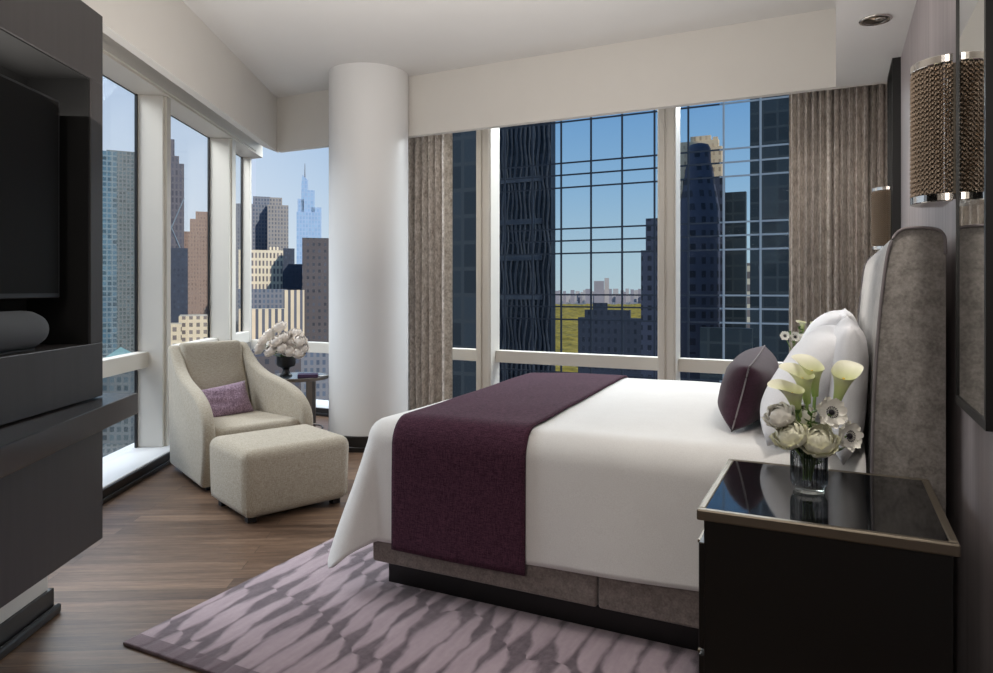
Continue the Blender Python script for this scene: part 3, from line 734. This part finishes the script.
names = ['at the far left of the bunch', 'low on the left above the vase rim', 'second from the left near the top', 'low in the middle, facing the room', 'topmost of the bunch', 'in the middle just under the topmost bloom', 'low in front, right of the vase middle', 'behind the middle of the bunch', 'high on the right', 'large on the right side', 'at the far right of the bunch', 'low on the right over the vase rim', 'small and lowest on the left', 'in the centre facing the armchair']
for i, ((px, py, dd), nm) in enumerate(zip(spots, names)):
    d = 5.82+dd; x, y = ray(px, d); c = Vector((x, y, EYE+(HY-py)/FOC*d)); lean = ((x-vb.x)*5, (y-vb.y)*5-.4)
    rose('peony', 'white peony ' + nm, c, .05+.012*((i*7) % 5)/5, lean, vb+Vector((random.uniform(-.01, .01), random.uniform(-.01, .01), .11)), M['peony'], 'white peonies in the black vase', seed=30+i, layers=4)
sprig('green leaves under the peonies in the black vase', vb+Vector((0, 0, .12)), [vb+E1*a+E2*d+Vector((0, 0, z)) for a, d, z in ((-.16, -.02, .2), (.14, -.05, .19), (-.05, -.12, .2), (.05, .1, .24))])
bx_, by_ = ray(308, 5.72)
bk2 = thing('book', 'small purple cloth book lying on the glass side table', 'book', (bx_, by_, TH), YAW+R(12))
b = BM(); box(b, -.08, .08, -.06, .06, 0, .028, .003); box(b, 0, 0.001, 0, .001, .001, .002); part('cover', b, M['purple_book'], bk2, local=True)
b = BM(); box(b, -.078, .0805, -.0605, .0605, .004, .024); part('pages', b, M['purple_book'], bk2, local=True)
cx_, cy_ = ray(322.5, 5.80)
b = BM(); box(b, -.02, .02, -.045, .045, 0, .004, 0, 2, Matrix.Translation((cx_, cy_, TH)) @ Matrix.Rotation(YAW-.6, 4, 'Z')); solo('notepad', b, M['paper'], 'small white notepad at the right edge of the glass side table', 'notepad')

# ================================================================== OUTSIDE
GZ = -60.0
def zat(py, d): return EYE+(HY-py)/FOC*d
def tower(name, label, px0, px1, ytop, d, mat, turn=0, depth=None, z0=GZ, steps=None, cat='building', group=None, extra=None):
    """A block seen between two bearings with its top at the height given; steps are set-backs (fraction of width, extra height in rows, sideways shift)."""
    pm = (px0+px1)/2; x, y = ray(pm, d); wfull = (px1-px0)/FOC*d
    depth = depth or wfull; c, s = abs(math.cos(turn)), abs(math.sin(turn)); w = max(.2*wfull, (wfull-depth*s)/c)
    z1 = zat(ytop, d); base = thing(name, label, cat, (x, y, z0), YAW-math.atan((pm-CX)/FOC)+turn, group)
    y += 0
    b = BM(); box(b, -w/2, w/2, 0, depth, 0, z1-z0); part('shaft', b, mat, base, local=True)
    zz = z1-z0
    for (fw, rows, sh) in (steps or []):
        h = rows/FOC*d; b = BM(); box(b, (sh-fw/2)*w, (sh+fw/2)*w, depth*(.5-fw/2), depth*(.5+fw/2), zz, zz+h); part('setback', b, mat, base, local=True); zz += h
    if extra: extra(base, w, depth, zz, d)
    return base
F = {}
F['blue_glass'] = facade('blue_glass_front', col(112, 126, 132), col(48, 70, 82), 1.0, 1.15, .75, .7, .3, .6)
F['green_glass'] = facade('grey_green_front', col(104, 110, 112), col(54, 66, 72), .9, 1.05, .6, .62, .4, .5)
F['black_stone'] = facade('black_slab_front', col(104, 100, 106), col(70, 70, 80), 1.6, 3, .5, .7)
F['brown'] = facade('brown_brick_front', col(146, 122, 110), col(112, 94, 86), 1.3, 1.9, .4, .55)
F['cream'] = facade('cream_stone_front', col(222, 206, 178), col(112, 102, 98), 1.9, 2.1, .5, .55)
F['arcade'] = facade('arcaded_stone_front', col(226, 212, 186), col(106, 100, 100), 1.5, 3.4, .5, .66)
F['grey'] = facade('grey_slab_front', col(124, 126, 134), col(76, 86, 102), 1.5, 2.0, .5, .6)
F['greybeige'] = facade('grey_beige_front', col(150, 144, 140), col(96, 98, 106), 1.5, 2.0, .5, .6)
F['stripe'] = facade('vertical_stripe_front', col(222, 204, 176), col(86, 88, 98), 2.0, 400, .45, .999)
F['darkblue'] = facade('dark_blue_front', col(62, 68, 82), col(50, 58, 72), 1.4, 2, .5, .5)
F['umber'] = facade('dark_brown_front', col(88, 82, 84), col(52, 54, 62), 2.1, 2.5, .42, .45, .6, .55)
F['vander'] = facade('pale_blue_glass_front', col(160, 182, 212), col(140, 168, 204), 3, 4, .6, .7, .35, .1)
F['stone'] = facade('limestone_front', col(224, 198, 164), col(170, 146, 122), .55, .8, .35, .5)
F['stone_shade'] = facade('shaded_stone_front', col(68, 72, 88), col(32, 36, 46), 1.15, 1.3, .45, .5)  # stone in shade, the shade put into the colour; dark masonry shares it
F['teal'] = facade('dark_teal_glass_front', col(62, 68, 72), col(40, 48, 54), 1.2, 1.3, .85, .85, .35)
F['navy'] = facade('navy_glass_front', col(44, 49, 60), col(26, 31, 42), .55, 2.6, .7, .9, .35)
F['roof_dark'] = facade('dark_masonry_front', col(58, 62, 74), col(34, 38, 48), 1.1, 1.5, .4, .5)
F['slate'] = plain('dark_slate', col(48, 54, 66), .6)
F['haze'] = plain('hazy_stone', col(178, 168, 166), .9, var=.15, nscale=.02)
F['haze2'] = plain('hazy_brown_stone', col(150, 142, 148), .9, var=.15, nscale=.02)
F['teal_roof'] = plain('verdigris_roof', col(122, 160, 158), .5)
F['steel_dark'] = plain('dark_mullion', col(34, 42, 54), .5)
F['steel_pale_lit'] = plain('pale_sunlit_mullion', col(138, 150, 160), .4)  # on the mullions this paler colour stands in for sunlight; braces share it

# ---- left window 1
def pyr(base, w, dp, zz, d):
    pass
tower('glass_tower', 'blue green glass tower nearest outside the first left window', 60, 113, 149, 150, F['blue_glass'], depth=20)
tower('office_block', 'grey green office block behind the glass tower in the first left window', 110, 160, 152, 182, F['green_glass'], depth=6)
g = thing('pyramid_roof', 'pale teal pyramid roof low outside the first left window', 'roof', (*ray(122, 90), zat(420, 90)), YAW)
b = BM(); hw = 2.7; zt = zat(347, 90)-zat(420, 90)
vs = [b.verts.new(p) for p in ((-hw, -hw, zt-2.4), (hw, -hw, zt-2.4), (hw, hw, zt-2.4), (-hw, hw, zt-2.4))]; ap = b.verts.new((-.15, 0, zt))
for k in range(4): b.faces.new((vs[k], vs[(k+1) % 4], ap))
b.faces.new(vs[::-1]); part('roof', b, F['teal_roof'], g, local=True)
b = BM(); box(b, -hw*.92, hw*.92, -hw*.92, hw*.92, -2.6, zt-2.4); part('lantern_wall', b, F['green_glass'], g, local=True)
# ---- left window 2
def braces(base, w, dp, zz, d):
    b = BM()
    for k in range(5):
        z0 = zz-26-k*26
        tube(b, [(-w/2, -.3, z0), (0, -.3, z0-13), (w/2, -.3, z0-26)], .25, 4); tube(b, [(w/2, -.3, z0), (0, -.3, z0-13), (-w/2, -.3, z0-26)], .25, 4)
    part('cross_brace', b, F['steel_pale_lit'], base, local=True)
tower('braced_tower', 'slender black stepped tower with crossed bracing in the second left window', 160, 183, 163, 300, F['black_stone'], depth=14, steps=[(.8, 8, -.1), (.62, 17, -.19)], extra=braces)
tower('dark_tower', 'narrow dark tower between the braced tower and brown tower', 168, 187, 248, 260, F['darkblue'], depth=10)
tower('brick_tower', 'brown brick stepped tower in the second left window', 186, 226, 232, 330, F['brown'], turn=0, depth=18, steps=[(.82, 13, .04), (.6, 8, .06)])
tower('brick_block', 'lower brown brick block in front of the brown tower', 178, 198, 280, 280, F['brown'], depth=12)
tower('stone_house', 'low cream stone building with rows of windows below the brown tower', 181, 226, 316, 200, F['cream'], depth=14)
tower('stone_house', 'low pale building at the foot of the braced tower', 164, 181, 324, 176, F['cream'], depth=7)
# ---- corner window (4)
tower('slab_tower', 'broad grey slab tower at the left of the corner window', 232, 274, 204, 360, F['grey'], depth=16, steps=[(.4, 9, .2)])
tower('slab_tower', 'grey beige tower with flat roof right of the broad slab', 268, 288, 205, 350, F['greybeige'], turn=0, depth=12, steps=[(.6, 8, -.1)])
def spire(base, w, dp, zz, d):
    p = d/FOC
    for x0, x1, y0 in ((-11, -5, 199), (-7.5, -1, 186), (-1, 5.5, 190), (2, 12, 207)):
        b = BM(); box(b, x0*p, x1*p, dp*.05, dp*.9, zz, zz+(212-y0)*p); part('setback', b, F['vander'], base, local=True)
    b = BM(); prism(b, [(-7.5*p, zz+26*p), (-1*p, zz+26*p), (-1*p, zz+32*p), (-6.5*p, zz+37*p)], dp*.05, dp*.9, 0, 2, XZ); part('crown', b, F['vander'], base, local=True)
    b = BM(); tube(b, [(-4*p, dp*.45, zz+32*p), (-4*p, dp*.45, zz+50*p)], [.8, .3], 6); part('spire', b, F['grey'], base, local=True)
tower('spired_skyscraper', 'pale blue tapering glass skyscraper with a spire in the corner window', 297, 321, 212, 700, F['vander'], depth=22, extra=spire)
tower('stone_office', 'cream office building with a row of arched top windows in the corner window', 240, 285, 250, 300, F['arcade'], depth=14, steps=[(.25, 4, .25)])
tower('dark_block', 'dark navy block between the cream office and the brown tower', 283, 303, 264, 290, F['darkblue'], depth=14, steps=[(.55, 16, -.2)])
tower('striped_office', 'beige office with tall vertical stripes low in the corner window', 284, 304, 290, 240, F['stripe'], depth=12)
tower('striped_office', 'grey striped low office left of the beige striped one', 240, 284, 309, 224, F['stripe'], depth=6)
tower('grey_roof_block', 'grey roof block under the cream office building', 240, 286, 289, 262, F['grey'], depth=10)
tower('brown_tower', 'dark brown tower with scattered lit windows left of the column', 303, 345, 238, 260, F['umber'], depth=22)
for i, (a, b_, yt, d, m, nm) in enumerate([(250, 300, 356, 150, 'umber', 'low brown roof beneath the corner window crossbar'), (300, 345, 352, 176, 'grey', 'low grey roof beneath the corner window crossbar, beside the column'), (100, 150, 366, 118, 'green_glass', 'low grey block under the pyramid roof')]):
    tower('low_block', nm, a, b_, yt, d, F[m], depth=20)
# ---- facing curtain wall beyond the back windows; its reflections built as towers behind
YF = 38.5
cw = thing('glass_curtain_wall', 'gridded glass curtain wall of the facing building outside the back windows', 'glass facade', (-11, YF, GZ))
xs = [-14.64+1.85*k for k in range(-6, 12)]; zs = []
for n in range(-6, 6):
    for z in (8.76, 8.05, 7.30): zs.append(z+3.9*n)
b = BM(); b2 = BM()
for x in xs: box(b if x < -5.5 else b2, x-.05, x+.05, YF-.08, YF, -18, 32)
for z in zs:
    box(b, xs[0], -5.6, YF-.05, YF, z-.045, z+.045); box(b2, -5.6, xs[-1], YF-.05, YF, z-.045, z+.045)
part('dark_mullions', b, F['steel_dark'], cw); part('sunlit_mullions', b2, F['steel_pale_lit'], cw, label='metal mullions with sunlight painted in')  # sunlight on the right-hand mullions is put into their paler colour
b = BM(); box(b, xs[0], xs[-1], YF+.01, YF+.03, -18, 32); part('glazing', b, M['facade_glass'], cw)
b = BM()
for x in xs[::4]: box(b, x-.2, x+.2, YF+.05, YF+.4, GZ, -18)
box(b, xs[0], xs[-1], YF+.02, YF+.5, -18.5, -18); part('support', b, F['steel_dark'], cw)
def onY(px, Y):
    u = (px-CX)/FOC; rx = u*math.cos(YAW)-math.sin(YAW); ry = u*math.sin(YAW)+math.cos(YAW); d = Y/ry; return rx*d, d
def ytower(name, label, px0, px1, ytop, Y, mat, depth=.8, steps=None, extra=None, z0=GZ):
    """a tower whose front stands parallel to the back windows"""
    xa, da = onY(px0, Y); xb, db = onY(px1, Y); d = (da+db)/2; z1 = zat(ytop, d); w = xb-xa
    t = thing(name, label, 'building', ((xa+xb)/2, Y, z0)); b = BM(); box(b, -w/2, w/2, 0, depth, 0, z1-z0); part('shaft', b, mat, t, local=True); zz = z1-z0
    for (fw, rows, sh) in (steps or []):
        h = rows/FOC*d; b = BM(); box(b, (sh-fw/2)*w, (sh+fw/2)*w, depth*(.5-fw/2), depth*(.5+fw/2), zz, zz+h); part('setback', b, mat, t, local=True); zz += h
    if extra: extra(t, w, depth, zz, d)
    return t
def reflection_ribbons(base, w, dp, zz, d):  # ribbons standing in for wavy reflections in the facing glass
    b = BM(); n = 15
    for k in range(n):
        x0 = -w/2+w*(k+.5)/n; wd = w/n*(.16+.14*((k*7) % 5)/5)
        def f(i, j, x0=x0, k=k, wd=wd):
            z = 40+48*j; am = .08*math.sin(z*1.9+k*.9)*(1 if 54 < z < 72 else .25)+.05*math.sin(z*.7+k)
            return Vector((x0+am+(i-.5)*2*wd, -.06-.05*math.cos((i-.5)*3), z))
        grid(b, 2, 90, f)
    part('wavy_reflections', b, F['navy_reflection'], base, local=True, smooth=True)
    b = BM()
    for z in (60.6, 63.2, 65.6, 68.4): box(b, -w/2+.8, w/2-.6, -.12, -.02, z, z+.35)
    part('ledges', b, F['navy_ledge'], base, local=True)
F['navy_reflection'] = plain('blue_grey_reflection', col(66, 68, 76), .4, var=.5, nscale=.35)
F['navy_ledge'] = plain('grey_ledge', col(70, 74, 84), .5)
ytower('dark_glass_tower_reflection', 'reflection built as a dark navy tower with wavy ribbons filling the left of the middle back window', 484, 551, -60, 42, F['navy'], .8, extra=reflection_ribbons)
ytower('teal_building', 'grey teal building seen in the narrow back window beside the left curtain', 405, 484, -60, 30, F['teal'], .8)
ytower('dark_masonry_tower_reflection', 'reflection built as a dark stepped masonry tower at the right edge of the middle back window', 641, 672, 250, 90, F['stone_shade'], .8, [(.8, 32, .05)])
ytower('masonry_block', 'dark masonry roofs in front of the park in the middle back window', 578, 652, 318, 110, F['roof_dark'], .8, [(.62, 8, -.1), (.2, 7, -.2)])
def crown(base, w, dp, zz, d):
    b = BM(); p = d/FOC                                     # one row of the view, in metres out there
    box(b, -w*.5, w*.46, 0, dp, zz, zz+30*p); box(b, -w*.5, -w*.22, -.15, dp*.5, zz-26*p, zz); box(b, -w*.36, w*.40, .1, dp*.9, zz+30*p, zz+37*p); box(b, -w*.1, w*.26, .2, dp*.8, zz+37*p, zz+42*p); box(b, w*.3, w*.38, .2, dp*.8, zz+37*p, zz+40*p)
    part('limestone_crown_reflection', b, F['stone'], base, local=True, label='sunlit limestone crown of the reflected tower')
    b = BM(); lathe(b, [(20*p, -230*p), (20*p, -34*p), (15*p, -6*p), (13.5*p, 8*p), (11.5*p, 14*p), (11*p, 28*p), (9*p, 32*p), (4*p, 33.5*p)], 28, (4*p, -2*p, zz)); part('shadow_shape', b, F['stone_shade'], base, local=True, smooth=True)  # dark solid added in place of a rounded shadow on the tower
ytower('limestone_tower_reflection', 'reflection built as a prewar stone tower with pale sunlit crown in the right back window', 668, 724, 178, 70, F['stone_shade'], .8, extra=crown)
ytower('stone_wing', 'lower dark wing right of the stone tower', 722, 746, 192, 72, F['teal'], .8)
ytower('pale_slab', 'far pale sunlit slab in the gap between the dark towers', 738, 756, 263, 120, F['cream'], .8)
ytower('navy_tower', 'dark blue glass tower behind the right curtain', 750, 840, -60, 64, F['teal'], .8)
ytower('low_glass_hall', 'low blue grey glass roofs at the foot of the right back window', 700, 752, 328, 56, F['teal'], .8)
# ---- park, ground and horizon
t = NT('hazy_city_ground'); v = t.coords('Object'); t.link(t.ramp(t.noise(v, .02, 6), [(.35, col(120, 112, 108)), (.65, col(168, 160, 154))]), t.p.inputs['Base Color']); t.set(Roughness=.95); F['ground'] = t.m
t = NT('park_trees'); v = t.coords('Object'); t.link(t.ramp(t.noise(v, .06, 6, .7), [(.35, col(108, 92, 20)), (.5, col(150, 126, 30)), (.65, col(182, 152, 54))]), t.p.inputs['Base Color']); t.set(Roughness=.95); F['park'] = t.m
b = BM(); s = 9000; vs = [b.verts.new(p) for p in ((-s, -s, GZ), (s, -s, GZ), (s, s, GZ), (-s, s, GZ))]; b.faces.new(vs)
struct('ground', b, F['ground'])
b = BM(); pc = Vector((*ray(585, 1500), GZ)); ax = E2; ay = E1
def pf(i, j):
    p = pc+E2*(i-.5)*2100+E1*(j-.5)*700; return Vector((p.x, p.y, GZ+2+7*abs(noise.noise((p.x*.03, p.y*.03, 0)))+4*abs(noise.noise((p.x*.1, p.y*.1, 5)))))
grid(b, 180, 90, pf); solo('park', b, F['park'], 'sunlit green treetops of the park seen through the middle back window', 'trees', kind='stuff', smooth=True)
rnd = random.Random(4)
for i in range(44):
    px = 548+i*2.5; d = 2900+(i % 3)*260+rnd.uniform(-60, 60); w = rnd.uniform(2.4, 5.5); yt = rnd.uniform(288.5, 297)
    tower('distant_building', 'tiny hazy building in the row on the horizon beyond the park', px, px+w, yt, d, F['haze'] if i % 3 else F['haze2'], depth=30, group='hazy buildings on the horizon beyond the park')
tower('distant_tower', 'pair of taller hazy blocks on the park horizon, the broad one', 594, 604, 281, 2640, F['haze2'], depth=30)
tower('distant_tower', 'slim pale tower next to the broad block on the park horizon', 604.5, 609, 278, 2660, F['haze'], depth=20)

# ================================================================== SKY AND LIGHTS
wd = bpy.data.worlds.new('sky'); bpy.context.scene.world = wd; wd.use_nodes = True
nt = wd.node_tree; bg = nt.nodes['Background']; tcn = nt.nodes.new('ShaderNodeTexCoord'); sp_ = nt.nodes.new('ShaderNodeSeparateXYZ'); nt.links.new(tcn.outputs['Generated'], sp_.inputs[0])
cr = nt.nodes.new('ShaderNodeValToRGB'); r = cr.color_ramp; mr = nt.nodes.new('ShaderNodeMapRange'); mr.inputs[1].default_value = -.02; mr.inputs[2].default_value = .45
nt.links.new(sp_.outputs[2], mr.inputs[0]); nt.links.new(mr.outputs[0], cr.inputs[0])
for p_, c_ in ((0, col(194, 208, 216)), (.12, col(180, 203, 218)), (.35, col(146, 183, 218)), (.6, col(114, 160, 210)), (1, col(92, 142, 204))):
    e = r.elements.new(p_) if p_ not in (0, 1) else r.elements[0 if p_ == 0 else -1]; e.color = c_
cr2 = nt.nodes.new('ShaderNodeValToRGB'); r2 = cr2.color_ramp; r2.elements[0].color = col(230, 237, 246); r2.elements[1].color = col(160, 192, 236)
nt.links.new(mr.outputs[0], cr2.inputs[0])
az = nt.nodes.new('ShaderNodeMapRange'); dt = nt.nodes.new('ShaderNodeVectorMath'); dt.operation = 'DOT_PRODUCT'; dt.inputs[1].default_value = (-1, .0, 0)
nt.links.new(tcn.outputs['Generated'], dt.inputs[0]); nt.links.new(dt.outputs['Value'], az.inputs[0]); az.inputs[1].default_value = .42; az.inputs[2].default_value = .75
mx_ = nt.nodes.new('ShaderNodeMix'); mx_.data_type = 'RGBA'; nt.links.new(az.outputs[0], mx_.inputs[0]); nt.links.new(cr.outputs[0], mx_.inputs[6]); nt.links.new(cr2.outputs[0], mx_.inputs[7])
nt.links.new(mx_.outputs[2], bg.inputs[0]); bg.inputs[1].default_value = 1.0

def lamp(name, kind, loc, energy, color=(1, 1, 1), size=1, sizey=None, target=None, **kw):
    l = bpy.data.lights.new(name, kind); l.energy = energy; l.color = color
    if kind == 'AREA':
        l.size = size
        if sizey: l.shape = 'RECTANGLE'; l.size_y = sizey
    for k, v in kw.items(): setattr(l, k, v)
    o = bpy.data.objects.new(name, l); C.objects.link(o); o.location = loc
    if target is not None: o.rotation_euler = (Vector(target)-Vector(loc)).to_track_quat('-Z', 'Y').to_euler()
    return o
lamp('sun', 'SUN', (0, -20, 60), 3.6, (1, .94, .86), target=(-24, -10, 44), angle=R(1))
# added area lamps out of sight above the windows, standing in for skylight
lamp('sky_fill_back', 'AREA', (-2.0, 7.3, 4.0), 560, (.95, .98, 1), 5.5, 1.8, (-1.5, 3.6, .5))
wl = st(-4.0, 5.4); wt = st(-.6, 4.6)
lamp('sky_fill_left', 'AREA', (wl[0], wl[1], 4.0), 330, (.97, .985, 1), 5.0, 1.8, (wt[0], wt[1], .4))
# added fill lamps: one aimed at the ceiling, one behind the camera
lamp('bounce_fill', 'AREA', (-1.6, 2.4, 1.9), 46, (1, .95, .89), 3.0, 3.0, (-1.7, 2.6, 3.1))
lamp('entry_fill', 'AREA', (-.6, -1.6, 2.5), 26, (1, .94, .88), 1.2, 1.2, (-1.8, 3.5, 1.6))

for i, (y, e) in enumerate(((3.78, 40), (2.0, 42))):  # first belongs to the recessed downlight; second is added with no fixture
    lamp('downlight_and_fill', 'SPOT', (.10, y, 2.56), e, (1, .93, .84), target=(-.12, y, 0), spot_size=R(75), spot_blend=.8, shadow_soft_size=.06)

lamp('curtain_fill', 'SPOT', (-.1, 4.2, 2.56), 12, (1, .94, .86), target=(-.05, 5.4, 1.3), spot_size=R(80), spot_blend=.9, shadow_soft_size=.06)  # added spot with no fixture, brightens the right curtain

# ================================================================== CAMERA
cam = bpy.data.cameras.new('camera'); co = bpy.data.objects.new('camera', cam); C.objects.link(co)
co.location = (0, 0, EYE); co.rotation_euler = (R(90), 0, YAW)
cam.sensor_width = 36; cam.lens = FOC/993*36; cam.shift_y = -(336.5-HY)/993; cam.clip_start = .02; cam.clip_end = 20000
bpy.context.scene.camera = co
vs = bpy.context.scene.view_settings; vs.view_transform = 'Standard'; vs.look = 'None'; vs.exposure = 0
